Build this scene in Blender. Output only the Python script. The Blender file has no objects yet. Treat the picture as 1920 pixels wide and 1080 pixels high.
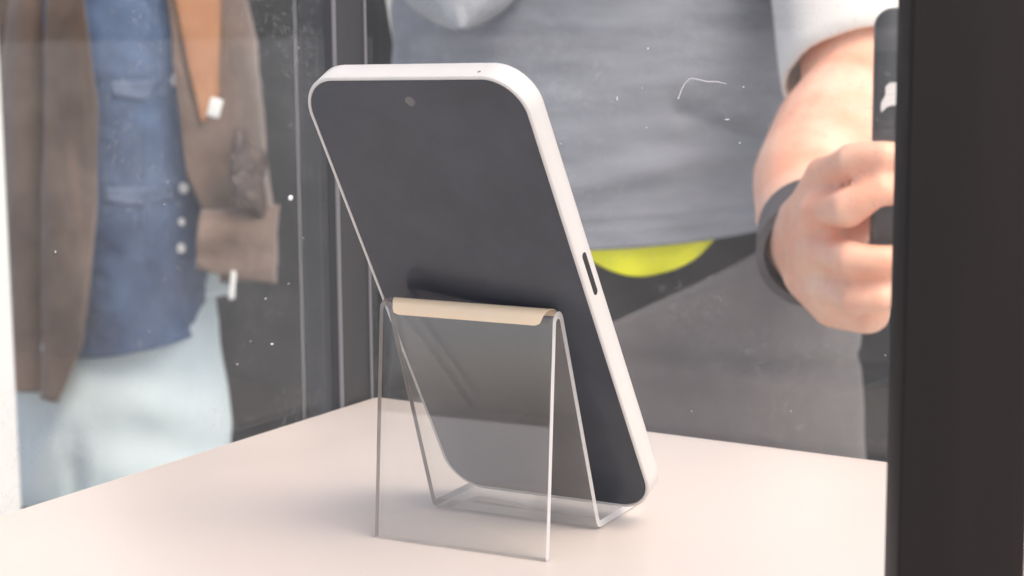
import bpy, bmesh, math, random
from mathutils import Vector, Matrix, noise
R_ = math.radians
random.seed(4)
S = bpy.context.scene
C = S.collection

# ------------------------------------------------------------------ camera, world, sun
CAM_O = Vector((0, 0, 0.16543))
CR = Vector((0.99997248, -0.00113843, -0.00733066))
CU = Vector((0.00741853, 0.15345322, 0.98812807))
CF = Vector((0.0, 0.98815526, -0.15345744))
FPX = 3505.9
cd = bpy.data.cameras.new("camera")
cam = bpy.data.objects.new("camera", cd)
C.objects.link(cam)
cam.matrix_world = Matrix(((CR.x, CU.x, -CF.x, CAM_O.x), (CR.y, CU.y, -CF.y, CAM_O.y),
                           (CR.z, CU.z, -CF.z, CAM_O.z), (0, 0, 0, 1)))
cd.sensor_width = 36
cd.lens = FPX * 36 / 1920
cd.clip_start = 0.02
cd.clip_end = 500
cd.dof.use_dof = True
cd.dof.focus_distance = 0.575
cd.dof.aperture_fstop = 25
S.camera = cam

SUN_EL, SUN_AZ = 58, 138            # azimuth clockwise from +y
w = bpy.data.worlds.new("World")
S.world = w
w.use_nodes = True
wn = w.node_tree.nodes
sky = wn.new("ShaderNodeTexSky")
sky.sky_type = 'NISHITA'
sky.sun_disc = False
sky.sun_elevation = R_(SUN_EL)
sky.sun_rotation = R_(SUN_AZ)
sky.air_density = 0.75
sky.dust_density = 5.0
sky.ozone_density = 0.3
wn["Background"].inputs[1].default_value = 0.15
w.node_tree.links.new(sky.outputs[0], wn["Background"].inputs[0])
sl = bpy.data.lights.new("sun", 'SUN')
sl.energy = 0.38
sl.angle = R_(40)
sl.color = (1.0, 0.87, 0.72)
so = bpy.data.objects.new("sun", sl)
C.objects.link(so)
sd = Vector((math.sin(R_(SUN_AZ)) * math.cos(R_(SUN_EL)), math.cos(R_(SUN_AZ)) * math.cos(R_(SUN_EL)), math.sin(R_(SUN_EL))))
so.rotation_euler = (-sd).to_track_quat('-Z', 'Y').to_euler()

S.view_settings.view_transform = 'Standard'
S.view_settings.look = 'None'
S.view_settings.exposure = 0.84
S.view_settings.gamma = 1
S.render.engine = 'CYCLES'
cy = S.cycles
cy.use_denoising = True
cy.max_bounces = 16
cy.transmission_bounces = 14
cy.glossy_bounces = 8
cy.transparent_max_bounces = 24
cy.diffuse_bounces = 5
cy.sample_clamp_indirect = 6
cy.caustics_refractive = True
cy.caustics_reflective = True
cy.blur_glossy = 0.3


def at(px, py, Y):
    """point of the plane y = Y seen at photograph pixel (px, py)"""
    d = CR * ((px - 960) / FPX) - CU * ((py - 540) / FPX) + CF
    return CAM_O + d * (Y / d.y)


# ------------------------------------------------------------------ materials
class NT:
    def __init__(s, name):
        s.m = bpy.data.materials.new(name)
        s.m.use_nodes = True
        s.n = s.m.node_tree.nodes
        s.l = s.m.node_tree.links
        s.b = s.n["Principled BSDF"]
        s.out = s.n["Material Output"]

    def node(s, t, **k):
        n = s.n.new(t)
        for a, v in k.items():
            if a.startswith("i_"):
                key = a[2:]
                n.inputs[int(key) if key.isdigit() else key.replace("_", " ")].default_value = v
            else:
                setattr(n, a, v)
        return n

    def link(s, a, b):
        s.l.new(a, b)


def ramp(t, src, p0, c0, p1, c1):
    r = t.node("ShaderNodeValToRGB")
    e = r.color_ramp.elements
    e[0].position, e[1].position = p0, p1
    e[0].color = c0 if len(c0) == 4 else (*c0, 1)
    e[1].color = c1 if len(c1) == 4 else (*c1, 1)
    t.link(src, r.inputs[0])
    return r


def mat(name, ca, cb=None, rough=0.5, scale=40, detail=5, bump=0.0, bscale=None, bdist=0.001, stretch=(1, 1, 1),
        metal=0, sheen=0, spec=0.5, sss=0, lo=0.35, hi=0.65, coat=0):
    t = NT(name)
    b = t.b
    b.inputs["Roughness"].default_value = rough
    b.inputs["Metallic"].default_value = metal
    b.inputs["Specular IOR Level"].default_value = spec
    b.inputs["Sheen Weight"].default_value = sheen
    b.inputs["Coat Weight"].default_value = coat
    if sss:
        b.inputs["Subsurface Weight"].default_value = sss
        b.inputs["Subsurface Radius"].default_value = (0.012, 0.005, 0.003)
        b.inputs["Subsurface Scale"].default_value = 0.5
    tc = t.node("ShaderNodeTexCoord")
    mp = t.node("ShaderNodeMapping")
    mp.inputs["Scale"].default_value = stretch
    t.link(tc.outputs["Object"], mp.inputs[0])
    nz = t.node("ShaderNodeTexNoise", i_Scale=scale, i_Detail=detail, i_Roughness=0.6)
    t.link(mp.outputs[0], nz.inputs[0])
    r = ramp(t, nz.outputs[0], lo, ca, hi, cb or ca)
    t.link(r.outputs[0], b.inputs["Base Color"])
    if bump:
        n2 = t.node("ShaderNodeTexNoise", i_Scale=bscale or scale * 4, i_Detail=4)
        t.link(mp.outputs[0], n2.inputs[0])
        bp = t.node("ShaderNodeBump", i_Strength=bump, i_Distance=bdist)
        t.link(n2.outputs[0], bp.inputs["Height"])
        t.link(bp.outputs[0], b.inputs["Normal"])
    t.tc, t.mp, t.nz, t.rp = tc, mp, nz, r
    return t


def M(*a, **k):
    return mat(*a, **k).m


m_frame = M("white_phone_shell", (.64, .625, .59), (.66, .645, .61), rough=.32, scale=30, spec=.45)
m_hole = M("dark_plastic", (.012, .010, .011), (.02, .017, .018), rough=.35, scale=60)
m_mic = M("grey_mesh", (.18, .17, .16), rough=.7)
m_lens = M("lens_glass", (.09, .09, .10), rough=.06, spec=1.0)
m_ground = M("pale_paving", (.50, .49, .47), (.58, .57, .55), rough=.9, scale=3, bump=.4, bscale=60)
m_wall = M("black_wall_paint", (.010, .0115, .013), (.019, .021, .023), rough=.6, scale=2.2, bump=.2, bscale=90)
m_pillar = M("white_pillar_paint", (.86, .86, .82), (.9, .9, .86), rough=.5, scale=6)
m_post = M("black_anodised_post", (.011, .0085, .0078), (.017, .014, .013), rough=.5, spec=.2, scale=5, stretch=(6, 6, .4), bump=.08, bscale=500, bdist=.0002)
m_post2 = M("grey_anodised_post", (.040, .040, .043), (.052, .052, .055), rough=.45, scale=5, stretch=(6, 6, .4), bump=.08, bscale=500, bdist=.0002)
m_edge = M("grey_gasket", (.16, .16, .17), rough=.45)
m_coat = M("brown_coat_cloth", (.075, .045, .030), (.20, .142, .114), rough=.9, scale=6, bump=.5, bscale=900, bdist=.0008, sheen=.3)
m_lapel = M("tan_lining", (.36, .17, .085), (.44, .22, .11), rough=.8, scale=14, bump=.2, bscale=700)
m_lining = M("dark_shiny_lining", (.060, .045, .040), (.15, .115, .10), rough=.45, scale=60, bump=.6, bscale=500, bdist=.001)
m_denim = mat("blue_denim", (.024, .048, .115), (.090, .150, .275), rough=.85, scale=7, detail=6, bump=.5, bscale=1100, bdist=.0006, sheen=.15).m
m_flap = M("pale_denim", (.10, .145, .25), (.17, .23, .36), rough=.85, scale=18, bump=.4, bscale=1000)
m_pale = M("pale_trouser_cloth", (.54, .645, .675), (.62, .72, .745), rough=.85, scale=6, bump=.25, bscale=900, sheen=.1)
m_button = M("pearl_button", (.75, .75, .76), rough=.2, spec=.6)
m_white = M("white_plastic", (.84, .86, .84), rough=.35)
m_grey = M("grey_jersey", (.20, .213, .24), (.275, .292, .328), rough=.95, scale=9, stretch=(1, 1, 4), bump=.5, bscale=700, bdist=.0008, sheen=.2)
m_scarf = M("pale_grey_scarf_cloth", (.36, .385, .41), (.42, .44, .47), rough=.9, scale=14, bump=.3, bscale=500)
m_yellow = M("yellow_shirt_cloth", (.86, .88, .01), (.93, .94, .015), rough=.8, scale=20, bump=.3, bscale=500)
m_dark = M("dark_trouser_cloth", (.038, .036, .033), (.066, .062, .058), rough=.9, scale=9, bump=.5, bscale=700, sheen=.15)
m_apron = M("grey_apron_cloth", (.085, .079, .081), (.135, .126, .128), rough=.9, scale=7, bump=.5, bscale=700, sheen=.15)
m_tee = M("white_cotton", (.80, .77, .71), (.84, .81, .75), rough=.9, scale=14, bump=.3, bscale=500)
m_skin = mat("skin", (.90, .42, .27), (.96, .61, .44), rough=.45, scale=20, bump=.15, bscale=420, bdist=.0006, sss=.25).m
m_strap = M("dark_strap", (.085, .074, .078), (.11, .098, .10), rough=.6, scale=60, bump=.3, bscale=600)
m_steel = M("steel", (.7, .72, .75), rough=.25, metal=1)
m_hphone = M("dark_phone_back", (.055, .055, .058), (.075, .075, .078), rough=.35, scale=20)
m_hair = M("dark_hair", (.025, .017, .012), (.05, .035, .025), rough=.6, scale=60, bump=.6, bscale=300)
m_shoe = M("black_shoe", (.02, .02, .02), rough=.5)
m_eye = M("eye_white", (.75, .73, .7), rough=.1)
m_lip = M("lips", (.5, .2, .17), rough=.4)
m_emblem = M("pale_emblem", (.78, .74, .72), rough=.25)
m_droplet = M("water_drop", (.72, .72, .74), rough=.08, spec=.8)
m_fleck = M("white_fleck", (.85, .85, .85), rough=.6)

# tabletop: glossy warm-white laminate with faint cloudy wear
t = mat("cream_laminate", (.65, .585, .522), (.67, .60, .537), rough=.2, scale=7, spec=.26)
nz = t.node("ShaderNodeTexNoise", i_Scale=22.0, i_Detail=3.0)
t.link(t.tc.outputs["Object"], nz.inputs[0])
rr = ramp(t, nz.outputs[0], .3, (.28, .28, .28), .7, (.34, .34, .34))
t.link(rr.outputs[0], t.b.inputs["Roughness"])
m_table = t.m

# phone screen: black glass, base colour lifted to bluish grey in soft clouds
t = mat("black_screen_glass", (.016, .015, .017), (.02, .019, .021), rough=.2, scale=40, spec=.5, coat=0)
n1 = t.node("ShaderNodeTexNoise", i_Scale=26.0, i_Detail=5.0, i_Roughness=.65)
t.link(t.tc.outputs["Object"], n1.inputs[0])
sm = ramp(t, n1.outputs[0], .30, (.037, .043, .055), .85, (.062, .071, .088))
t.link(sm.outputs[0], t.b.inputs["Base Color"])
m_screen = t.m

# clear acrylic: polished faces with a faint painted haze for the reflected veil, sawn matt edges
def acrylic(name, haze_mix, rough, f0=None):
    t = NT(name)
    t.n.remove(t.b)
    d = t.node("ShaderNodeBsdfDiffuse", i_Color=(.92, .91, .88, 1))
    tl = t.node("ShaderNodeBsdfTranslucent", i_Color=(.92, .91, .88, 1))
    dm = t.node("ShaderNodeMixShader", i_0=.4)
    t.link(d.outputs[0], dm.inputs[1])
    t.link(tl.outputs[0], dm.inputs[2])
    tr = t.node("ShaderNodeBsdfTransparent", i_Color=(.99, .99, .985, 1))
    gl = t.node("ShaderNodeBsdfGlossy", i_Roughness=max(.005, rough))
    lw = t.node("ShaderNodeLayerWeight", i_Blend=.5)
    p5 = t.node("ShaderNodeMath", operation='POWER')
    p5.inputs[1].default_value = 5
    t.link(lw.outputs["Facing"], p5.inputs[0])
    fr = t.node("ShaderNodeMath", operation='MULTIPLY_ADD')
    fr.inputs[1].default_value = .92
    fr.inputs[2].default_value = .095
    t.link(p5.outputs[0], fr.inputs[0])
    thin = t.node("ShaderNodeMixShader")
    t.link(fr.outputs[0], thin.inputs[0])
    t.link(tr.outputs[0], thin.inputs[1])
    t.link(gl.outputs[0], thin.inputs[2])
    mx = t.node("ShaderNodeMixShader", i_0=haze_mix)
    t.link(thin.outputs[0], mx.inputs[1])
    t.link(dm.outputs[0], mx.inputs[2])
    if f0 is not None:
        tc = t.node("ShaderNodeTexCoord")
        nz = t.node("ShaderNodeTexNoise", i_Scale=45.0, i_Detail=5.0)
        t.link(tc.outputs["Object"], nz.inputs[0])
        r = ramp(t, nz.outputs[0], .35, (f0,) * 3, .75, (haze_mix,) * 3)
        t.link(r.outputs[0], mx.inputs[0])
    t.link(mx.outputs[0], t.out.inputs[0])
    return t.m


m_acrylic = acrylic("clear_acrylic", .026, 0.0, .008)
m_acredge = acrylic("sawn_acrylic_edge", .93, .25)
m_highlight = M("cream_ridge_highlight", (.95, .76, .52), (.97, .80, .57), rough=.14, spec=.7)
m_highlight.node_tree.nodes["Principled BSDF"].inputs["Alpha"].default_value = .82
m_acrleft = M("shaded_acrylic_edge", (.30, .27, .26), (.36, .33, .31), rough=.4)  # darker copy of the edge, left side's shade put into its colour


def glass_mat(name, dust, scale, fine=220):
    t = NT(name)
    t.n.remove(t.b)
    lw = t.node("ShaderNodeLayerWeight", i_Blend=.5)
    p = t.node("ShaderNodeMath", operation='POWER')
    p.inputs[1].default_value = 5
    t.link(lw.outputs["Facing"], p.inputs[0])
    f = t.node("ShaderNodeMath", operation='MULTIPLY_ADD')
    f.inputs[1].default_value = .9
    f.inputs[2].default_value = .035
    t.link(p.outputs[0], f.inputs[0])
    tr = t.node("ShaderNodeBsdfTransparent", i_Color=(.975, .985, .98, 1))
    gl = t.node("ShaderNodeBsdfGlossy", i_Roughness=.0)
    mx = t.node("ShaderNodeMixShader")
    t.link(f.outputs[0], mx.inputs[0])
    t.link(tr.outputs[0], mx.inputs[1])
    t.link(gl.outputs[0], mx.inputs[2])
    tc = t.node("ShaderNodeTexCoord")
    n1 = t.node("ShaderNodeTexNoise", i_Scale=scale, i_Detail=6.0, i_Roughness=.7)
    n2 = t.node("ShaderNodeTexNoise", i_Scale=fine, i_Detail=3.0, i_Roughness=.8)
    t.link(tc.outputs["Object"], n1.inputs[0])
    t.link(tc.outputs["Object"], n2.inputs[0])
    r1 = ramp(t, n1.outputs[0], .38, (dust[0],) * 3, .78, (dust[1],) * 3)
    r2 = ramp(t, n2.outputs[0], .56, (0, 0, 0), .80, (dust[2],) * 3)
    r3 = ramp(t, n1.outputs[0], .46, (0, 0, 0), .60, (1, 1, 1))
    mm = t.node("ShaderNodeMath", operation='MULTIPLY')
    t.link(r2.outputs[0], mm.inputs[0])
    t.link(r3.outputs[0], mm.inputs[1])
    ad = t.node("ShaderNodeMath", operation='ADD', use_clamp=True)
    t.link(r1.outputs[0], ad.inputs[0])
    t.link(mm.outputs[0], ad.inputs[1])
    df = t.node("ShaderNodeBsdfTranslucent", i_Color=(.8, .8, .8, 1))
    d2 = t.node("ShaderNodeBsdfDiffuse", i_Color=(.8, .8, .8, 1))
    dm = t.node("ShaderNodeMixShader")
    t.link(d2.outputs[0], dm.inputs[1])
    t.link(df.outputs[0], dm.inputs[2])
    m2 = t.node("ShaderNodeMixShader")
    t.link(ad.outputs[0], m2.inputs[0])
    t.link(mx.outputs[0], m2.inputs[1])
    t.link(dm.outputs[0], m2.inputs[2])
    t.link(m2.outputs[0], t.out.inputs[0])
    return t.m


m_glass = glass_mat("dusty_glass", (.006, .03, .30), 9)
m_glass2 = glass_mat("dusty_glass_heavy", (.006, .045, .28), 16, 330)


# ------------------------------------------------------------------ object helpers
def link(name, me, m, parent=None, smooth=True):
    o = bpy.data.objects.new(name, me)
    C.objects.link(o)
    if m:
        me.materials.append(m)
    if parent:
        o.parent = parent
        o.matrix_parent_inverse = parent.matrix_world.inverted()
    if smooth:
        for p in me.polygons:
            p.use_smooth = True
    return o


def obj(name, bm, m, parent=None, smooth=True, sharp=None):
    bmesh.ops.recalc_face_normals(bm, faces=bm.faces)
    me = bpy.data.meshes.new(name)
    bm.to_mesh(me)
    bm.free()
    o = link(name, me, m, parent, smooth)
    if sharp:
        me.set_sharp_from_angle(angle=R_(sharp))
    return o


def tag(o, label, cat, group=None, kind=None):
    o["label"] = label
    o["category"] = cat
    if group:
        o["group"] = group
    return o


def empty(name, loc, label, cat):
    o = bpy.data.objects.new(name, None)
    C.objects.link(o)
    o.location = loc
    o.empty_display_size = .05
    o.matrix_world = Matrix.Translation(loc)
    return tag(o, label, cat)


def box_bm(cx, ux, vx, wx, hx, hy, hz, bev=0, bm=None):
    """box about cx with half extents hx,hy,hz along the axes ux,vx,wx"""
    b = bm or bmesh.new()
    vs = []
    for i in (-1, 1):
        for j in (-1, 1):
            for k in (-1, 1):
                vs.append(b.verts.new(cx + ux * (i * hx) + vx * (j * hy) + wx * (k * hz)))
    fs = []
    for q in ((0, 1, 3, 2), (4, 6, 7, 5), (0, 4, 5, 1), (2, 3, 7, 6), (0, 2, 6, 4), (1, 5, 7, 3)):
        fs.append(b.faces.new([vs[i] for i in q]))
    if bev:
        bmesh.ops.bevel(b, geom=list({e for f in fs for e in f.edges}), offset=bev, segments=3, affect='EDGES', profile=.5)
    return b


X_, Y_, Z_ = Vector((1, 0, 0)), Vector((0, 1, 0)), Vector((0, 0, 1))


def bridge(bm, rings, cap0=True, cap1=True, closed=True):
    vr = [[bm.verts.new(p) for p in r] for r in rings]
    n = len(vr[0])
    for a, b in zip(vr, vr[1:]):
        for i in range(n if closed else n - 1):
            j = (i + 1) % n
            bm.faces.new((a[i], a[j], b[j], b[i]))
    if cap0:
        bm.faces.new(vr[0])
    if cap1:
        bm.faces.new(vr[-1])
    return vr


def tube(bm, pts, rads, n=12, round_ends=True):
    """tapered tube with rounded ends through the points"""
    pts = [Vector(p) for p in pts]
    P, Rr = [], []
    if round_ends:
        d = (pts[0] - pts[1]).normalized()
        for a in (80, 55, 28):
            P.append(pts[0] + d * rads[0] * math.sin(R_(a)))
            Rr.append(rads[0] * math.cos(R_(a)))
    P += pts
    Rr += list(rads)
    if round_ends:
        d = (pts[-1] - pts[-2]).normalized()
        for a in (28, 55, 80):
            P.append(pts[-1] + d * rads[-1] * math.sin(R_(a)))
            Rr.append(rads[-1] * math.cos(R_(a)))
    rings = []
    ref = None
    for i, p in enumerate(P):
        d = (P[min(i + 1, len(P) - 1)] - P[max(i - 1, 0)]).normalized()
        if ref is None:
            ref = d.orthogonal().normalized()
        ref = (ref - d * ref.dot(d)).normalized()
        s = d.cross(ref)
        rings.append([p + (ref * math.cos(2 * math.pi * k / n) + s * math.sin(2 * math.pi * k / n)) * Rr[i] for k in range(n)])
    bridge(bm, rings)


def loft(bm, secs, n=24):
    """secs: (centre, half width along x, half depth along y)"""
    bridge(bm, [[Vector(c) + Vector((a * math.cos(2 * math.pi * k / n), b * math.sin(2 * math.pi * k / n), 0)) for k in range(n)] for c, a, b in secs])


def ball(bm, c, rx, ry, rz, n=14):
    mtx = Matrix.Translation(c) @ Matrix.Diagonal((rx, ry, rz, 1))
    bmesh.ops.create_uvsphere(bm, u_segments=n, v_segments=n // 2 + 2, radius=1, matrix=mtx)


def solid(o, th, off=-1):
    md = o.modifiers.new("solid", 'SOLIDIFY')
    md.thickness = th
    md.offset = off
    return o


def rrect(hw, y0, y1, r, seg=10):
    """rounded rectangle outline in (u, v), counter-clockwise"""
    out = []
    for cx, cy, a0 in ((hw - r, y0 + r, -90), (hw - r, y1 - r, 0), (-hw + r, y1 - r, 90), (-hw + r, y0 + r, 180)):
        for k in range(seg + 1):
            a = R_(a0 + 90 * k / seg)
            out.append((cx + r * math.cos(a), cy + r * math.sin(a)))
    return out


# ------------------------------------------------------------------ setting
GZ = -1.135
bm = bmesh.new()
box_bm(Vector((0, 0, GZ - .05)), X_, Y_, Z_, 60, 60, .05, bm=bm)
o = obj("ground", bm, m_ground, smooth=False)
o["kind"] = "structure"

wall = obj("wall", box_bm(Vector((.6, 4.35, GZ + 1.5)), X_, Y_, Z_, 4.2, .1, 1.5, .01), m_wall)
tag(wall, "black painted wall behind the two standing people", "wall")

pe = at(40, 950, 2.15)
pdir = Vector((pe.x, pe.y, 0)).normalized()
pside = Vector((-pdir.y, pdir.x, 0))          # to the left as seen from the table
pc = Vector((pe.x, pe.y, 0)) + pside * .15 + pdir * .15
pl = empty("pillar", pc + Z_ * GZ, "white square pillar at the far left edge", "pillar")
obj("shaft", box_bm(pc + Z_ * (GZ + 1.2), pside, pdir, Z_, .15, .15, 1.1, .006), m_pillar, pl)
obj("plinth", box_bm(pc + Z_ * (GZ + .052), pside, pdir, Z_, .18, .18, .05, .006), m_pillar, pl)

# table: back corner KC, edges EL (towards the near left) and ER (towards the near right)
KC = Vector((-.0576, .7710, 0))
EL = Vector((-.5225, -.8527, 0)).normalized()
ER = Vector((.8558, -.5172, 0)).normalized()
ER = (ER - EL * ER.dot(EL)).normalized()
TW, TL = .325, .42
tb = empty("display_table", KC + ER * TW / 2 + EL * TL / 2 + Z_ * GZ, "cream glossy display table under the phone stand", "table")


def slab(z0, z1, inset, r, bev):
    bm = bmesh.new()
    rings = []
    prof = [(0, z0)] + [(0, z1 - bev)] + [(bev * (1 - math.sin(R_(a))), z1 - bev * (1 - math.cos(R_(a)))) for a in ()]
    prof = [(bev, z0), (0, z0 + bev), (0, z1 - bev), (bev * .3, z1 - bev * .3), (bev, z1)]
    for ins, z in prof:
        i = ins + inset
        ol = rrect((TW - 2 * i) / 2, i, TL - i, max(r - ins, .001), 6)
        rings.append([KC + ER * (u + TW / 2) + EL * v + Z_ * z for u, v in ol])
    bridge(bm, rings)
    return bm


obj("tabletop", slab(-.024, 0, 0, .004, .0012), m_table, tb, sharp=40)
obj("pedestal", slab(GZ + .06, -.0242, .022, .004, .002), m_table, tb, sharp=40)
obj("kickboard", slab(GZ, GZ + .0598, .04, .004, .002), m_post, tb, sharp=40)

# glass case: corner posts and dusty panes
case = empty("display_case", KC + Z_ * GZ, "glass display case with black metal posts and dusty panes around the table", "display case")


def post(near, along, along_len, out, out_len, m=None, ztop=.62):
    a, b = along_len / 2, out_len / 2
    ctr = near + along * a + out * b
    h = (ztop - GZ) / 2
    o = obj("post", box_bm(Vector((ctr.x, ctr.y, GZ + h)), along, out, Z_, a, b, h, .0009), m or m_post, case, sharp=45)
    return o, ctr, h


OUTL = -ER                    # outward of the left edge
fp, fc, fh = post(Vector((-.0703, .7517, 0)) + OUTL * .0006, -EL, .0225, OUTL, .0185, m_post2)
# two slender gasket lips on the far post
for cpos, al in ((fc + OUTL * .0089 + EL * .0118, .0009), (fc - OUTL * .0094 + EL * .0105, .0010), (fc - OUTL * .0094 - EL * .0104, .0008)):
    obj("gasket", box_bm(Vector((cpos.x, cpos.y, GZ + fh)), EL, OUTL, Z_, al, .0006, fh - .002, .0003), m_edge, case)
NPY = .372
nl, nr = at(1664, 540, NPY + .014), at(1936, 540, NPY)
post(Vector((nl.x + .0006, NPY, 0)), X_, nr.x - nl.x, Y_, .014)

# panes: 4 mm glass beyond the back-left and back-right edges
gl_z0, gl_z1 = -.028, .60


def pane(a, b, out, mtl):
    d = (b - a)
    L = d.length
    d.normalize()
    c = (a + b) / 2
    return obj("glass_pane", box_bm(Vector((c.x, c.y, (gl_z0 + gl_z1) / 2)), d, out, Z_, L / 2, .002, (gl_z1 - gl_z0) / 2), mtl, case, smooth=False)


pL0 = Vector((-.0703, .7517, 0)) + OUTL * .006
paneL = pane(pL0 + EL * .0012, pL0 + EL * (TL - .03), OUTL, m_glass2)
OUTR = -EL
pR0 = KC + OUTR * .006
paneR = pane(pR0 - ER * .004, pR0 + ER * (TW + .004), OUTR, m_glass)


def on_pane(px, py, p0, nrm, push=.0022):
    d = CR * ((px - 960) / FPX) - CU * ((py - 540) / FPX) + CF
    q = p0 - nrm * push
    return CAM_O + d * ((q - CAM_O).dot(nrm) / d.dot(nrm))


def fleck(name, px, py, pane_o, p0, nrm, along, rx, rz, rot=0, m=m_fleck):
    c = on_pane(px, py, p0, nrm)
    bm = bmesh.new()
    bmesh.ops.create_icosphere(bm, subdivisions=2, radius=1)
    ca, sa = math.cos(R_(rot)), math.sin(R_(rot))
    for v in bm.verts:
        x, y, z = v.co
        v.co = c + along * (x * rx * ca - z * rz * sa) + Z_ * (x * rx * sa + z * rz * ca) - nrm * y * min(rx, rz) * .5
    return obj(name, bm, m, case if pane_o is None else pane_o)


k = .2e-3
for px, py, rx, rz, rot in ((1157, 185, .35, 1.1, 0), (1215, 91, .4, .55, 0), (1363, 224, 1.3, .3, 3), (1272, 184, .5, .55, 0),
                            (1212, 239, .3, .3, 0), (1387, 268, .4, .5, 0), (1204, 165, .35, .2, 0), (1051, 269, .35, .3, 0),
                            (1483, 771, .3, .3, 0), (1297, 771, .25, .3, 0), (1660, 666, .3, .3, 0), (1394, 163, .4, .4, 0)):
    fleck("dust_fleck", px, py, paneR, pR0, OUTR, ER, rx * .75e-3, rz * .75e-3, rot)
for px, py, rx, rz, rot in ((560, 90, .25, .5, 25), (541, 532, .3, .6, 25), (569, 446, .3, .4, 0), (498, 560, .3, .8, 60), (510, 645, 1.4, .5, 10),
                            (445, 683, .5, .4, 30), (470, 640, .4, .3, 0), (104, 472, .4, .6, 20), (308, 383, .2, .5, 10), (280, 622, .3, .3, 0)):
    fleck("dust_fleck", px, py, paneL, pL0, OUTL, EL, rx * .6e-3, rz * .6e-3, rot)
fleck("water_droplet", 545, 371, paneL, pL0, OUTL, EL, 1.5e-3, 1.15e-3, 0, m_droplet)
# a hair stuck on the right pane
bm = bmesh.new()
hp = [on_pane(x, y, pR0, OUTR, .0024) for x, y in ((1273, 182), (1277, 170), (1284, 156), (1294, 147), (1305, 148), (1326, 153), (1344, 153), (1362, 157))]
tube(bm, hp, [.00016, .00016, .00016, .00016, .00014, .00016, .00014, .00008], 6)
obj("fibre", bm, m_fleck, paneR)

# ------------------------------------------------------------------ acrylic stand
SM = Vector((-.0167, .5485, 0))
SU = Vector((.8910249, -.45395443, 0))
SA = Vector((.45395443, .8910249, 0))
SW = .0590
TH = .0027


def fillet(P, rad, seg=9):
    out = [Vector(P[0])]
    for i in range(1, len(P) - 1):
        a, b, c = Vector(P[i - 1]), Vector(P[i]), Vector(P[i + 1])
        d0, d1 = (a - b).normalized(), (c - b).normalized()
        ang = d0.angle(d1)
        cut = rad[i - 1] / math.tan(ang / 2)
        ctr = b + (d0 + d1).normalized() * (rad[i - 1] / math.sin(ang / 2))
        p0, p1 = b + d0 * cut, b + d1 * cut
        v0, v1 = p0 - ctr, p1 - ctr
        tot = v0.angle_signed(v1)
        for k in range(seg + 1):
            r = Matrix.Rotation(-tot * k / seg, 2)
            out.append(ctr + r @ v0)
    out.append(Vector(P[-1]))
    return out


cl = fillet([(.0008, .0003), (.0070, .0822), (.0375, .0017), (.0715, .0017)], [.0026, .0030])
L_, R2_ = [], []
for i, p in enumerate(cl):
    d = (cl[min(i + 1, len(cl) - 1)] - cl[max(i - 1, 0)]).normalized()
    nn = Vector((-d.y, d.x))
    L_.append(p + nn * TH / 2)
    R2_.append(p - nn * TH / 2)
L_[0].y = R2_[0].y = .0003
ol = L_ + R2_[::-1]
bm = bmesh.new()
rings = []
for a, ins in ((-SW / 2, .00025), (-SW / 2 + .00025, 0), (SW / 2 - .00025, 0), (SW / 2, .00025)):
    rg = []
    for i, p in enumerate(ol):
        j = i if i < len(cl) else 2 * len(cl) - 1 - i
        q = p + (cl[j] - p).normalized() * ins
        rg.append(SM + SU * a + SA * q.x + Z_ * q.y)
    rings.append(rg)
vr = [[bm.verts.new(p) for p in r] for r in rings]
n = len(ol)
for a, b in zip(vr, vr[1:]):
    for i in range(n):
        j = (i + 1) % n
        bm.faces.new((a[i], a[j], b[j], b[i]))
m_ = len(cl)
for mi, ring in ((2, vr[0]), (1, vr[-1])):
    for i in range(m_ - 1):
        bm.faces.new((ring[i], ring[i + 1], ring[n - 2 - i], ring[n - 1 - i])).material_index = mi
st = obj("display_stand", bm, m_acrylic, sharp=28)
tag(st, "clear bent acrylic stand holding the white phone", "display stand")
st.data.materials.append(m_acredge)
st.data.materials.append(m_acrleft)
# bright bend highlight shaped as an added cream strip over the ridge
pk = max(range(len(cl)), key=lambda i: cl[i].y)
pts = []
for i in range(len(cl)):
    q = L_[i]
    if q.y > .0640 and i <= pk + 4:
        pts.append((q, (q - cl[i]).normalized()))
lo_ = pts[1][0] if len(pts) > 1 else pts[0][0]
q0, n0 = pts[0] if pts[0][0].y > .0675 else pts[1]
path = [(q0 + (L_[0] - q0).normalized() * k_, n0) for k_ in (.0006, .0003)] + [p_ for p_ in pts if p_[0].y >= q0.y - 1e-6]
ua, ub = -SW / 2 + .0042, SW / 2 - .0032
def highlight_pt(u, i, lift):
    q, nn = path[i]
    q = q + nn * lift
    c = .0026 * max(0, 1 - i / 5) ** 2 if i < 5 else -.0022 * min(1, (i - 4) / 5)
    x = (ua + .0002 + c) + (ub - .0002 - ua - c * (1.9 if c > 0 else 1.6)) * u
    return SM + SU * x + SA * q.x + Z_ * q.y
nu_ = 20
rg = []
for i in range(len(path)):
    rg.append([highlight_pt(u / nu_, i, .00012) for u in range(nu_ + 1)] + [highlight_pt(u / nu_, i, .00036) for u in range(nu_, -1, -1)])
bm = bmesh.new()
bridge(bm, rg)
obj("ridge_highlight", bm, m_highlight, st, sharp=40)

# ------------------------------------------------------------------ white phone
PO = Vector((.01240, .58968, .0047))
PU = Vector((.83947074, -.54286533, .0242097))
PV = Vector((-.27234347, -.38175525, .88322815))
PN = Vector((-.47023177, -.74803754, -.46831819))
PW, PL, PT = .0776, .1572, .0085


def pp(u, v, d):
    return PO + PU * u + PV * v - PN * d


ph = empty("smartphone", PO, "white framed phone with dark blank screen leaning on the clear stand", "phone")
CRN = .0128
INS = .0011


def pring(ins, d, seg=14):
    return [pp(u, v, d) for u, v in rrect(PW / 2 - ins, ins, PL - ins, CRN - ins, seg)]


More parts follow.
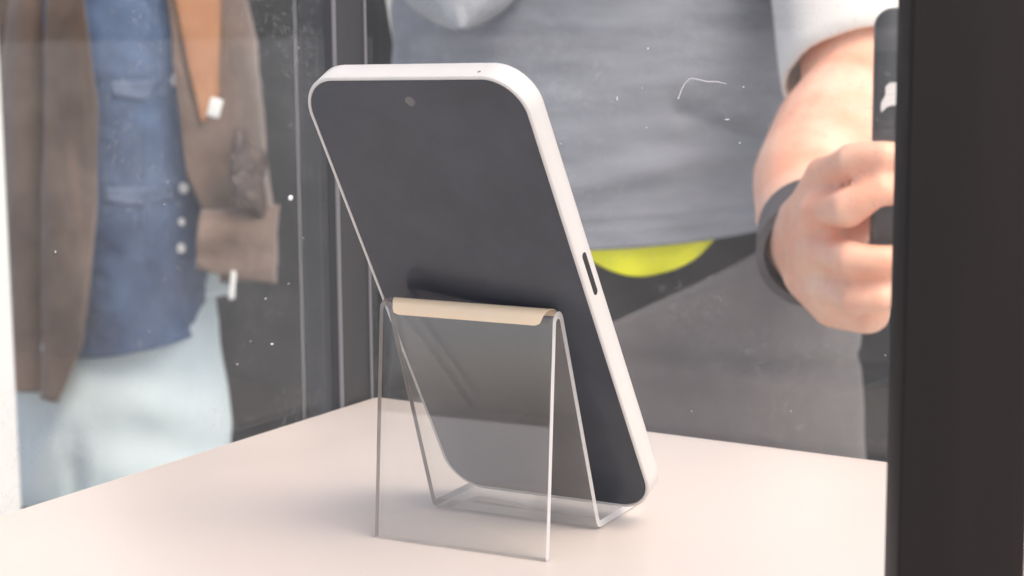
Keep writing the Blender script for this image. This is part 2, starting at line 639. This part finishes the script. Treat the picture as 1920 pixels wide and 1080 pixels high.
bm = bmesh.new()
prof = [(INS + .0006, .0006), (INS, .00025), (INS - .0001, .0), (.0006, .0), (.0002, .0002), (0, .0006), (0, PT - .0012),
        (.0003, PT - .0005), (.0010, PT), (.0030, PT)]
bridge(bm, [pring(i, d) for i, d in prof], cap0=False, cap1=True)
obj("frame", bm, m_frame, ph, sharp=50)
bm = bmesh.new()
bridge(bm, [pring(INS + .00045, .0008), pring(INS + .00008, .0003), pring(INS + .00025, .00012)], cap0=True, cap1=True)
obj("screen", bm, m_screen, ph, sharp=20)


def pdisc(c, ax, ay, an, r, h, m, name, n=20):
    bm = bmesh.new()
    bridge(bm, [[c + (ax * math.cos(2 * math.pi * k / n) + ay * math.sin(2 * math.pi * k / n)) * rr + an * hh for k in range(n)]
                for rr, hh in ((r, -.0003), (r, h * .4), (r * .8, h))])
    return obj(name, bm, m, ph)


pdisc(pp(-.0004, .1492, .0001), PU, PV, PN, .0017, .00006, m_lens, "front_camera")
pdisc(pp(.0245, PL, .0026), PU, PN, PV, .0005, .00006, m_mic, "microphone_hole")
# power button slot on the right side: dark pill set 0.1 mm proud
bm = bmesh.new()
pill = []
for k in range(9):
    a = R_(180 * k / 8)
    pill.append((.0888 + .0063 + .0011 * math.sin(a), .0040 + .0011 * math.cos(a)))
for k in range(9):
    a = R_(180 + 180 * k / 8)
    pill.append((.0888 - .0063 + .0011 * math.sin(a), .0040 + .0011 * math.cos(a)))
bridge(bm, [[pp(PW / 2 + e, v, d) for v, d in pill] for e in (-.0004, .00008)])
obj("power_button", bm, m_hole, ph, sharp=40)
bm = bmesh.new()
bridge(bm, [[pp(u, v, PT + e) for u, v in rrect(.017, PL - .047, PL - .009, .008)] for e in (-.0002, .0012, .0014)])
obj("camera_plate", bm, m_hphone, ph, sharp=40)


# ------------------------------------------------------------------ people
def person_body(name, bm, voxel, label, base):
    me = bpy.data.meshes.new(name)
    bmesh.ops.recalc_face_normals(bm, faces=bm.faces)
    bm.to_mesh(me)
    bm.free()
    o = link(name, me, m_skin)
    r = o.modifiers.new("union", 'REMESH')
    r.mode = 'VOXEL'
    r.voxel_size = voxel
    r.use_smooth_shade = True
    s = o.modifiers.new("soft", 'SMOOTH')
    s.factor = .5
    s.iterations = 4
    tag(o, label, "person")
    return o


def head(bm, c):
    """c: centre of the head at eye height; faces -y"""
    c = Vector(c)
    ball(bm, c + Vector((0, .012, .03)), .076, .095, .095, 24)
    ball(bm, c + Vector((0, -.018, -.045)), .060, .068, .072, 20)
    ball(bm, c + Vector((0, -.062, -.088)), .026, .022, .020)      # chin
    ball(bm, c + Vector((0, -.078, .026)), .050, .018, .012)        # brow
    tube(bm, [c + Vector((0, -.085, .012)), c + Vector((0, -.104, -.028))], [.009, .013], 10)
    for s in (-1, 1):
        ball(bm, c + Vector((s * .012, -.095, -.032)), .009, .010, .008)
        ball(bm, c + Vector((s * .040, -.066, -.022)), .022, .020, .018)
        ball(bm, c + Vector((s * .079, .008, -.005)), .010, .020, .031)
    ball(bm, c + Vector((0, -.080, -.056)), .022, .012, .009)


def face_parts(body, c, hair_m):
    c = Vector(c)
    for s in (-1, 1):
        bm = bmesh.new()
        ball(bm, c + Vector((s * .031, -.070, .002)), .0125, .0125, .0115)
        e = obj("eye", bm, m_eye, body)
        bm = bmesh.new()
        ball(bm, c + Vector((s * .031, -.0805, .002)), .0055, .0030, .0055)
        obj("iris", bm, m_hole, e)
    bm = bmesh.new()
    ball(bm, c + Vector((0, -.0885, -.0575)), .021, .006, .0065)
    obj("mouth", bm, m_lip, body)
    bm = bmesh.new()
    n, rows = 28, 10
    rg = []
    for r in range(rows):
        a = R_(4 + 98 * r / (rows - 1))
        rg.append([])
        for k in range(n):
            th = 2 * math.pi * k / n
            front = max(0, -math.sin(th))
            aa = a * (1 - .42 * front ** 1.5)
            wv = 1 + .03 * noise.noise(Vector((k * .9, r * .5, 1.3)))
            rg[-1].append(c + Vector((0, .014, .03)) + Vector((math.sin(aa) * math.cos(th) * .086, math.sin(aa) * math.sin(th) * .105, math.cos(aa) * .108)) * wv)
    bridge(bm, rg, True, False)
    solid(obj("hair", bm, hair_m, body), .012)


def leg_tubes(bm, cx, cy, hipz, dx, k=1):
    for s in (-1, 1):
        x = cx + s * dx
        tube(bm, [(x, cy, hipz), (x, cy - .012, GZ + (hipz - GZ) * .54), (x, cy + .012, GZ + .09)], [.078 * k, .055 * k, .038], 16)
        tube(bm, [(x, cy + .03, GZ + .045), (x + s * .01, cy - .10, GZ + .035), (x + s * .015, cy - .17, GZ + .03)], [.036, .036, .026], 12)


def cloth_grid(name, f, nu, nv, m, parent, th, closed=False):
    """f(u, v) -> point, u in 0..1 around, v in 0..1 down"""
    vs = [f(i / nu, j / nv) for j in range(nv + 1) for i in range(nu if closed else nu + 1)]
    w_ = nu if closed else nu + 1
    fs = []
    for j in range(nv):
        for i in range(nu):
            i2 = (i + 1) % w_
            fs.append((j * w_ + i, j * w_ + i2, (j + 1) * w_ + i2, (j + 1) * w_ + i))
    me = bpy.data.meshes.new(name)
    me.from_pydata(vs, [], fs)
    o = link(name, me, m, parent)
    solid(o, th, 0)
    return o


def fold(x, z, amp, sx, sz, seed, warp=.6):
    p = Vector((x * sx, z * sz, seed))
    wv = noise.noise(p * .7 + Vector((3, 1, seed))) * warp
    a = noise.noise(p + Vector((wv, wv, 0)))
    b = 1 - abs(noise.noise(p * 1.7 + Vector((wv, 5 + wv, 0)))) * 2
    return amp * (a * .6 + b * .4)


def lerp(tab, z):
    """piecewise linear table [(z, value...)] with z falling"""
    if z >= tab[0][0]:
        return tab[0][1:]
    for a, b in zip(tab, tab[1:]):
        if z >= b[0]:
            k = (a[0] - z) / (a[0] - b[0])
            return tuple(p + (q - p) * k for p, q in zip(a[1:], b[1:]))
    return tab[-1][1:]


# ---------------------------------------------------------------- person in the brown coat
Y1 = 2.8
c1 = at(250, 300, Y1).x
hip = GZ + .84
b1 = bmesh.new()
loft(b1, [((c1, Y1, GZ + .70), .09, .05), ((c1, Y1, GZ + .84), .098, .045), ((c1, Y1, GZ + .98), .098, .045), ((c1, Y1, GZ + 1.15), .105, .07),
          ((c1, Y1, GZ + 1.30), .135, .09), ((c1, Y1 + .01, GZ + 1.37), .10, .07), ((c1, Y1 + .01, GZ + 1.40), .05, .05)])
leg_tubes(b1, c1, Y1, GZ + .76, .060, .62)
tube(b1, [(c1, Y1 + .01, GZ + 1.34), (c1, Y1 - .005, GZ + 1.48)], [.055, .05], 14)
head(b1, (c1, Y1 - .02, GZ + 1.55))
armL = [Vector((c1 - .15, Y1, GZ + 1.33)), Vector((c1 - .165, Y1 + .03, GZ + 1.06)), Vector((c1 - .155, Y1 - .03, GZ + .88)), Vector((c1 - .14, Y1 - .03, GZ + .82))]
armR = [Vector((c1 + .115, Y1, GZ + 1.33)), Vector((c1 + .115, Y1 + .06, GZ + 1.08)), Vector((c1 + .108, Y1 + .07, GZ + 1.0)), Vector((c1 + .095, Y1 + .08, GZ + .96))]
for A in (armL, armR):
    tube(b1, A, [.048, .038, .030, .034], 12)
p1 = person_body("person", b1, .008, "person in open brown coat, blue denim shirt and pale trousers", (c1, Y1, GZ))
face_parts(p1, (c1, Y1 - .02, GZ + 1.55), m_hair)


def e1(th, z, a, b, off=0):
    return Vector((c1 + a * math.sin(th), Y1 - b * math.cos(th), z)) + Vector((math.sin(th), -math.cos(th), 0)) * off


# trousers: seat and two legs
tro_top, crotch = GZ + .98, GZ + .56
def f_seat(u, v):
    th = 2 * math.pi * u
    z = tro_top + (crotch - .01 - tro_top) * v
    a = lerp([(GZ + .98, .130), (GZ + .84, .145), (GZ + .70, .158), (GZ + .56, .162)], z)[0]
    x_ = a * math.sin(th)
    off = fold(x_, z, .007, 8, 9, 2.0) + .006 * math.sin(58 * (z + .25 * x_)) * max(0, math.cos(th)) * max(0, min(1, (x_ + .03) / .08))
    off += .010 * math.sin(70 * (x_ * .8 - z * .55)) * math.exp(-((x_ + .085) / .05) ** 2)
    off -= .022 * math.exp(-((x_ + .050) / .010) ** 2) * max(0, min(1, (GZ + .70 - z) / .10))
    return e1(th, z, a, a * .8, off) + Vector((-.030, 0, 0))
tr = cloth_grid("trousers", f_seat, 72, 26, m_pale, p1, .003, True)
for s in (-1, 1):
    def f_leg(u, v, s=s):
        th = 2 * math.pi * u
        z = crotch + .03 + (GZ + .04 - crotch - .03) * v
        r = .080 - .022 * v
        x = c1 + s * (.060 + .012 * v)
        off = fold(math.sin(th), z, .010, 1.6, 14, 5 + s)
        return Vector((x + (r + off) * math.sin(th), Y1 - (r * 1.05 + off) * math.cos(th), z))
    cloth_grid("trouser_leg", f_leg, 32, 40, m_pale, tr, .003, True)
    bm = bmesh.new()
    x = c1 + s * .07
    tube(bm, [(x, Y1 + .045, GZ + .045), (x + s * .01, Y1 - .10, GZ + .042), (x + s * .016, Y1 - .19, GZ + .036)], [.042, .042, .034], 14)
    obj("shoe", bm, m_shoe, p1)

# denim shirt
sh_top, sh_hem = GZ + 1.385, at(300, 665, Y1 - .14).z
def f_shirt(u, v):
    th = 2 * math.pi * u
    hem = sh_hem + .014 * math.sin(th * 1.0) + .02 * (1 - math.cos(th)) * .3
    z = sh_top + (hem - sh_top) * v
    a, b = lerp([(GZ + 1.385, .06, .06), (GZ + 1.34, .14, .10), (GZ + 1.20, .165, .125), (GZ + 1.02, .13, .125), (GZ + .88, .106, .14), (GZ + .7, .104, .146)], z)
    x = a * math.sin(th)
    off = fold(x, z, .009, 7, 9, 8.0) + fold(x, z, .004, 16, 20, 9.0)
    # placket ridge just right of the middle
    xp = at(330, 400, Y1).x - c1 + .012 * math.sin(z * 14)
    if math.cos(th) > 0 and abs(x - xp) < .016:
        off += .0022
    return e1(th, z, a, b, off)
shirt = cloth_grid("denim_shirt", f_shirt, 150, 120, m_denim, p1, .002, True)


def on_shirt(px, py, lift):
    q = at(px, py, Y1 - .13)
    a, b = lerp([(GZ + 1.385, .06, .06), (GZ + 1.34, .14, .10), (GZ + 1.20, .165, .125), (GZ + 1.02, .13, .125), (GZ + .88, .106, .14), (GZ + .7, .104, .146)], q.z)
    s = max(-.97, min(.97, (q.x - c1) / a))
    th = math.asin(s)
    x = a * s
    off = fold(x, q.z, .009, 7, 9, 8.0) + fold(x, q.z, .004, 16, 20, 9.0)
    return e1(th, q.z, a, b, off + lift)


for px, py, r in ((322, 150, .0085), (331, 356, .0072), (327, 420, .005), (327, 470, .0062)):
    bm = bmesh.new()
    c = on_shirt(px, py, .004)
    n = 16
    bridge(bm, [[c + Vector((math.cos(2 * math.pi * k / n) * rr, -h, math.sin(2 * math.pi * k / n) * rr * 1.15)) for k in range(n)]
                for rr, h in ((r, 0), (r, .002), (r * .7, .0032), (r * .6, .0022))])
    obj("button", bm, m_button, shirt)
for (xa, ya, xb, yb) in ((210, 152, 312, 186), (196, 352, 318, 384)):
    def f_flap(u, v, q=(xa, ya, xb, yb)):
        sag = 10 * (1 - abs(2 * u - 1)) * v
        return on_shirt(q[0] + (q[2] - q[0]) * u, q[1] + (q[3] - q[1]) * v * .8 + sag, .0026)
    cloth_grid("pocket_flap", f_flap, 20, 6, m_flap, shirt, .0012)

# pale undershirt showing between shirt and coat
def f_und(u, v):
    th = 2 * math.pi * u
    z = GZ + 1.12 + (.86 - 1.12) * v
    a, b = lerp([(GZ + 1.12, .110, .06), (GZ + .98, .124, .055), (GZ + .86, .134, .055)], z)
    x = a * math.sin(th)
    return e1(th, z, a, b, fold(x, z, .008, 10, 18, 90))
cloth_grid("undershirt", f_und, 70, 30, m_pale, p1, .002, True)

# brown coat
co_top = GZ + 1.40
def coat_ab(z):
    return lerp([(GZ + 1.40, .085, .075), (GZ + 1.35, .165, .125), (GZ + 1.20, .186, .155), (GZ + 1.0, .200, .16), (GZ + .55, .215, .18)], z)
# opening edges in photo rows -> offset from c1 at the coat surface
def row_z(py):
    return at(250, py, Y1 - .15).z
openL = [(row_z(-60), -.036), (row_z(0), -.032), (row_z(200), -.014), (row_z(400), -.022), (row_z(560), -.038), (row_z(640), -.050), (row_z(750), -.090), (row_z(900), -.10)]
openR = [(row_z(-60),) + (.074,), (row_z(0), .080), (row_z(200), .094), (row_z(330), .102), (row_z(420), .128), (row_z(520), .142), (row_z(640), .150), (row_z(900), .15)]
def f_coat(u, v):
    hemL, hemR = row_z(752), row_z(640)
    k = u
    hem = hemL + (hemR - hemL) * k
    k2 = max(0, min(1, (u - .46) / .2))
    hem += (row_z(528 + 10 * (u > .9)) - hem) * k2 * k2 * (3 - 2 * k2)
    z = co_top + (hem - co_top) * v
    a, b = coat_ab(z)
    tl = -math.asin(max(-.98, min(.98, lerp(openL, z)[0] / a))) 
    trr = math.asin(max(-.98, min(.98, lerp(openR, z)[0] / a)))
    th = -(tl + (2 * math.pi - tl - trr) * u)
    x = a * math.sin(th)
    off = fold(x + (3 if math.cos(th) < 0 else 0), z, .010, 16, 4, 12.0) + fold(x, z, .004, 22, 12, 13.0)
    if math.cos(th) > -.2 and x < 0:
        off -= .034 * math.exp(-((x + .108 + .05 * (row_z(0) - z)) / .013) ** 2)
    return e1(th, z, a, b, off)
coat = cloth_grid("brown_coat", f_coat, 190, 90, m_coat, p1, .005)
# lapel with tan lining along the right opening
def f_lapel(u, v):
    z = row_z(-60) + (row_z(232) - row_z(-60)) * v
    a, b = coat_ab(z)
    x0 = lerp(openR, z)[0] + .002 + .020 * v
    wdt = .064 * (1 - .68 * v) * min(1, (1 - v) * 6 + .05)
    th = math.asin(min(.98, (x0 + wdt * u) / a))
    return e1(th, z, a, b, .012 + .006 * math.sin(math.pi * u))
cloth_grid("lapel", f_lapel, 10, 30, m_lapel, coat, .004)
# sleeves
for A, sgn in ((armL, -1), (armR, 1)):
    def f_sl(u, v, A=A, sgn=sgn):
        L = v * 2.9
        i = min(int(L), 2)
        p = A[i].lerp(A[i + 1], L - i)
        d = (A[i + 1] - A[i]).normalized()
        s = d.cross(Y_).normalized()
        t_ = s.cross(d)
        th = 2 * math.pi * u
        r = .056 - .008 * v
        r += fold(th * .4 if th < math.pi else (2 * math.pi - th) * .4, p.z, .010, 2.2, 11, 20 + sgn)
        return p + s * math.cos(th) * r + t_ * math.sin(th) * r
    cloth_grid("coat_sleeve", f_sl, 36, 50, m_coat, coat, .004, True)
# side pocket panel hanging below the right sleeve
def f_pk(u, v):
    xa = 378 + 134 * u
    ya = 395 + (495 + 42 * u - 395) * v
    q = at(xa, ya, Y1 - .16)
    return Vector((q.x, Y1 - .203 + .07 * u * u + .04 * max(0, 1 - v * 2.2) ** 1.5 + fold(u, v, .006, 3, 3, 31), q.z))
cloth_grid("coat_pocket", f_pk, 26, 22, m_coat, coat, .005)
# dark crinkled pocket lining showing on the right panel
def f_ln(u, v):
    uu, vv = 2 * u - 1, 2 * v - 1
    dx_, dz_ = uu * math.sqrt(1 - vv * vv / 2), vv * math.sqrt(1 - uu * uu / 2)
    wob = 1 + .55 * noise.noise(Vector((math.atan2(dz_, dx_ + 1e-6) * 1.3, 4.2, math.hypot(dx_, dz_))))
    q = at(462 + (30 * dx_ + 9 * dz_) * wob, 322 + 70 * dz_ * wob, Y1 - .16)
    return Vector((q.x, Y1 - .198 + .05 * u * u + fold(u, v, .010, 5, 7, 33) + .030 * (dx_ * dx_ + dz_ * dz_) ** 2, q.z))
cloth_grid("pocket_lining", f_ln, 40, 60, m_lining, coat, .003)
# snap on the lapel and the white cord pull
q = at(403, 202, Y1 - .20)
obj("snap", box_bm(q, Vector((.96, 0, -.28)).normalized(), Y_, Vector((.28, 0, .96)).normalized(), .0088, .003, .0132, .0022), m_white, coat)
bm = bmesh.new()
tube(bm, [at(438, 512, Y1 - .225), at(436, 535, Y1 - .225), at(434, 556, Y1 - .225)], [.0034, .004, .0048], 12)
obj("cord_pull", bm, m_white, coat)

# ---------------------------------------------------------------- person in the grey jersey
Y2 = 1.62
c2 = at(1128, 300, Y2).x
b2 = bmesh.new()
loft(b2, [((c2, Y2, GZ + .84), .14, .10), ((c2, Y2, GZ + .97), .165, .115), ((c2, Y2, GZ + 1.12), .145, .10), ((c2, Y2, GZ + 1.32), .165, .11),
          ((c2, Y2, GZ + 1.48), .18, .11), ((c2, Y2 + .01, GZ + 1.56), .11, .075), ((c2, Y2 + .01, GZ + 1.60), .055, .055)])
leg_tubes(b2, c2, Y2, GZ + .92, .09)
tube(b2, [(c2, Y2 + .01, GZ + 1.53), (c2, Y2 - .01, GZ + 1.68)], [.062, .056], 14)
head(b2, (c2, Y2 - .025, GZ + 1.76))
sh2 = Vector((c2 + .21, Y2 - .01, GZ + 1.48))
el2 = at(1632, 195, 1.37)
wr2 = at(1520, 452, 1.135)
# bent left arm: upper arm, forearm
tube(b2, [sh2, sh2.lerp(el2, .5), el2], [.056, .053, .050], 20)
tube(b2, [el2, at(1578, 265, 1.31), at(1532, 345, 1.245), at(1516, 405, 1.185), wr2], [.050, .050, .044, .034, .029], 20)
# right arm folded behind the back
tube(b2, [(c2 - .165, Y2 + .03, GZ + 1.49), (c2 - .12, Y2 + .16, GZ + 1.24), (c2 + .03, Y2 + .17, GZ + 1.17), (c2 + .10, Y2 + .17, GZ + 1.16)], [.052, .042, .033, .036], 14)
# hand: palm and fingers wrapped over the phone back
PHY = 1.026            # plane of the back of the held phone


def hp_(x, y, Y):
    return at(x, y, Y)


kn = [hp_(1548, 330, 1.062), hp_(1536, 398, 1.052), hp_(1540, 470, 1.050), hp_(1556, 535, 1.055)]
tube(b2, [wr2, hp_(1545, 400, 1.078), kn[0]], [.029, .022, .0125], 14)
tube(b2, [wr2, hp_(1540, 440, 1.075), kn[1]], [.029, .021, .0125], 14)
tube(b2, [wr2, hp_(1545, 480, 1.075), kn[2]], [.028, .021, .012], 14)
tube(b2, [wr2, hp_(1552, 525, 1.080), kn[3]], [.027, .021, .0115], 14)
tube(b2, [hp_(1530, 500, 1.10), hp_(1580, 560, 1.072), hp_(1625, 580, 1.060)], [.022, .020, .015], 14)
fing = [
    (kn[0], hp_(1600, 300, 1.022), hp_(1652, 291, 1.012), hp_(1700, 296, 1.016), .0098, .0086),
    (kn[1], hp_(1592, 390, 1.014), hp_(1650, 357, 1.009), hp_(1706, 360, 1.015), .0104, .0090),
    (kn[2], hp_(1598, 487, 1.014), hp_(1650, 488, 1.010), hp_(1700, 484, 1.016), .0100, .0088),
    (kn[3], hp_(1604, 560, 1.020), hp_(1650, 560, 1.014), hp_(1690, 548, 1.018), .0094, .0080),
]
for a, b, c, d, r0, r1 in fing:
    tube(b2, [a, a.lerp(b, .55), b, b.lerp(c, .5), c, d], [r0 * 1.12, r0 * .98, r0 * 1.06, r0 * .92, r1, r1 * .9], 16)
# thumb along the screen side
tube(b2, [hp_(1560, 480, 1.085), hp_(1600, 420, 1.065), hp_(1660, 380, 1.052), hp_(1700, 350, 1.050)], [.017, .0125, .0105, .009], 14)
p2 = person_body("person", b2, .0032, "person in grey jersey over yellow hem, raising a dark phone with bare arm", (c2, Y2, GZ))
face_parts(p2, (c2, Y2 - .025, GZ + 1.76), m_hair)


def e2(th, z, a, b, off=0):
    return Vector((c2 + a * math.sin(th), Y2 - b * math.cos(th), z)) + Vector((math.sin(th), -math.cos(th), 0)) * off


def row2(py):
    return at(1128, py, Y2 - .13).z


# trousers and apron
def f_seat2(u, v):
    th = 2 * math.pi * u
    z = GZ + 1.13 + (-.33) * v
    a = lerp([(GZ + 1.13, .165), (GZ + .97, .185), (GZ + .80, .19)], z)[0]
    return e2(th, z, a, a * .68, fold(math.sin(th) * .2, z, .008, 9, 9, 40))
tr2 = cloth_grid("trousers", f_seat2, 64, 26, m_dark, p2, .003, True)
for s in (-1, 1):
    def f_leg2(u, v, s=s):
        th = 2 * math.pi * u
        z = GZ + .83 + (.05 - .83) * v
        r = .102 - .028 * v
        off = fold(math.sin(th), z, .010, 1.6, 10, 45 + s)
        return Vector((c2 + s * (.092 + .01 * v) + (r + off) * math.sin(th), Y2 - (r * 1.05 + off) * math.cos(th), z))
    cloth_grid("trouser_leg", f_leg2, 32, 40, m_dark, tr2, .003, True)
    bm = bmesh.new()
    x = c2 + s * .10
    tube(bm, [(x, Y2 + .05, GZ + .048), (x + s * .01, Y2 - .11, GZ + .045), (x + s * .016, Y2 - .21, GZ + .038)], [.045, .045, .036], 14)
    obj("shoe", bm, m_shoe, p2)
# grey wrap apron: upper edge rises to the right of the picture
def f_apron(u, v):
    th = R_(-88 + 176 * u)
    x = .232 * math.sin(th)
    top = row2(620) + (x + .03) * .42
    z = top + (GZ + .62 - top) * v
    a = .215 + .035 * v
    off = fold(x, z, .007, 5, 9, 50) + .004 * math.exp(-((z - row2(655) + x * .12) / .006) ** 2) * -1
    return e2(th, z, a, .165 + .02 * v, off)
cloth_grid("apron", f_apron, 110, 70, m_apron, p2, .003)

# yellow undershirt hem
def f_yel(u, v):
    th = R_(-70 + 140 * u)
    x = .19 * math.sin(th)
    xc = at(1205, 500, Y2 - .14).x - c2
    dip = max(-.2, 1 - ((x - xc) / (at(1345, 447, Y2 - .14).x - c2 - xc)) ** 2)
    lo = row2(447) - (row2(447) - row2(512)) * dip
    z = row2(400) + (lo - row2(400)) * v
    return e2(th, z, .188, .150, .003 * math.sin(x * 120) * v + fold(x, z, .010, 9, 22, 56))
cloth_grid("yellow_undershirt", f_yel, 70, 26, m_yellow, p2, .0025)

# grey jersey body
j_top = GZ + 1.595
def f_jer(u, v):
    th = 2 * math.pi * u
    x0 = math.sin(th)
    hem = row2(458) + .010 * x0 + .020 * (1 - math.cos(th)) * .4
    z = j_top + (hem - j_top) * v
    a, b = lerp([(GZ + 1.595, .066, .068), (GZ + 1.55, .15, .10), (GZ + 1.46, .182, .13), (GZ + 1.30, .176, .145), (GZ + 1.18, .180, .155), (GZ + 1.05, .190, .158)], z)
    x = a * x0
    off = fold(x, z, .004, 6, 16, 60) + fold(x, z, .0016, 9, 40, 61) + fold(x, z, .001, 30, 60, 62)
    off += .0016 * max(0, min(1, (hem + .019 - z) / .002)) - .0012 * math.exp(-((z - hem - .019) / .0016) ** 2)
    off += .006 * math.exp(-((z - row2(330) - .02 * math.sin(x * 14)) / .010) ** 2) * max(0, math.cos(th))
    off -= .007 * math.exp(-((z - row2(205) + .35 * max(0, x - .05)) / .009) ** 2) * (1 if x > .05 else 0) * max(0, math.cos(th))
    return e2(th, z, a, b, off)
jer = cloth_grid("grey_jersey", f_jer, 170, 150, m_grey, p2, .003, True)

# pale scarf tip hanging on the chest
def f_sc(u, v):
    top = at(860, -150, Y2 - .17)
    tip = at(862, 52, Y2 - .17)
    hw = (at(940, 0, Y2 - .17).x - at(780, 0, Y2 - .17).x) / 2
    zz = top.z + (tip.z - top.z) * v
    wd = hw * 1.75 * max(.015, 1 - v ** 3.2) ** .75
    x = top.x + (tip.x - top.x) * v + (2 * u - 1) * wd
    return Vector((x, Y2 - .176 + .03 * (2 * u - 1) ** 2 + .25 * abs(x - c2) ** 2 + fold(u, v, .004, 3, 2, 70), zz))
cloth_grid("scarf", f_sc, 26, 34, m_scarf, p2, .006)

# white short sleeve on the raised arm and a plain one on the other
SLV = .93
def sleeve(A, B, r0, r1, seed):
    d = (B - A).normalized()
    s = d.cross(Z_).normalized()
    t_ = s.cross(d)
    def f(u, v):
        th = 2 * math.pi * u
        r = r0 + (r1 - r0) * v + fold(math.sin(th), v, .006, 1.3, 2.5, seed)
        return A.lerp(B, v) + s * math.cos(th) * r + t_ * math.sin(th) * r
    cloth_grid("white_sleeve", f, 40, 24, m_tee, p2, .003, True)
sleeve(sh2 + Vector((-.03, .02, .03)), sh2.lerp(el2, SLV), .062, .059, 80)
sleeve(Vector((c2 - .15, Y2 + .02, GZ + 1.51)), Vector((c2 - .12, Y2 + .15, GZ + 1.27)), .066, .066, 84)

# dark strap round the wrist
d = (wr2 - at(1532, 345, 1.245)).normalized()
cst = wr2 + d * .009 + Vector((.002, 0, 0))
s = d.cross(Z_).normalized()
t_ = s.cross(d)
n = 36
bm = bmesh.new()
bridge(bm, [[cst + d * h + (s * math.cos(2 * math.pi * k / n) + t_ * math.sin(2 * math.pi * k / n)) * rr for k in range(n)]
            for h, rr in ((-.026, .032), (-.026, .0355), (.016, .0340), (.016, .029), (-.026, .032))], False, False)
strap = obj("wrist_strap", bm, m_strap, p2, sharp=40)
q = at(1487, 521, 1.10)
obj("buckle", box_bm(q, Vector((.8, .2, -.55)).normalized(), Vector((0, .9, .3)).normalized(), Vector((.55, 0, .8)).normalized(), .007, .002, .003, .001), m_steel, strap)

# held phone
xl = at(1640, 200, PHY).x
zt = at(1700, 14, PHY).z
hph = empty("smartphone", Vector((xl + .0357, PHY + .004, zt - .147)), "dark phone held upright in the hand beside the near post", "phone")
def hring(ins, d):
    return [Vector((xl + .0357 + u, PHY + d, zt - .147 + v)) for u, v in rrect(.0357 - ins, ins, .147 - ins, .0105 - ins, 10)]
bm = bmesh.new()
bridge(bm, [hring(.0012, 0), hring(.0004, .0004), hring(0, .0014), hring(0, .0066), hring(.0010, .0078)])
obj("shell", bm, m_hphone, hph, sharp=45)
bm = bmesh.new()
bridge(bm, [hring(.003, .0076), hring(.003, .0081)])
obj("screen", bm, m_screen, hph, sharp=30)
ctl = [(1690, 154), (1668, 155), (1660, 163), (1660, 178), (1656, 185), (1652, 192), (1651, 202), (1652, 211), (1656, 207), (1662, 201), (1670, 198), (1690, 197)]
bm = bmesh.new()
bridge(bm, [[at(x, y, PHY) + Y_ * e for x, y in ctl] for e in (.0001, -.0006)])
obj("emblem", bm, m_emblem, hph, smooth=False)
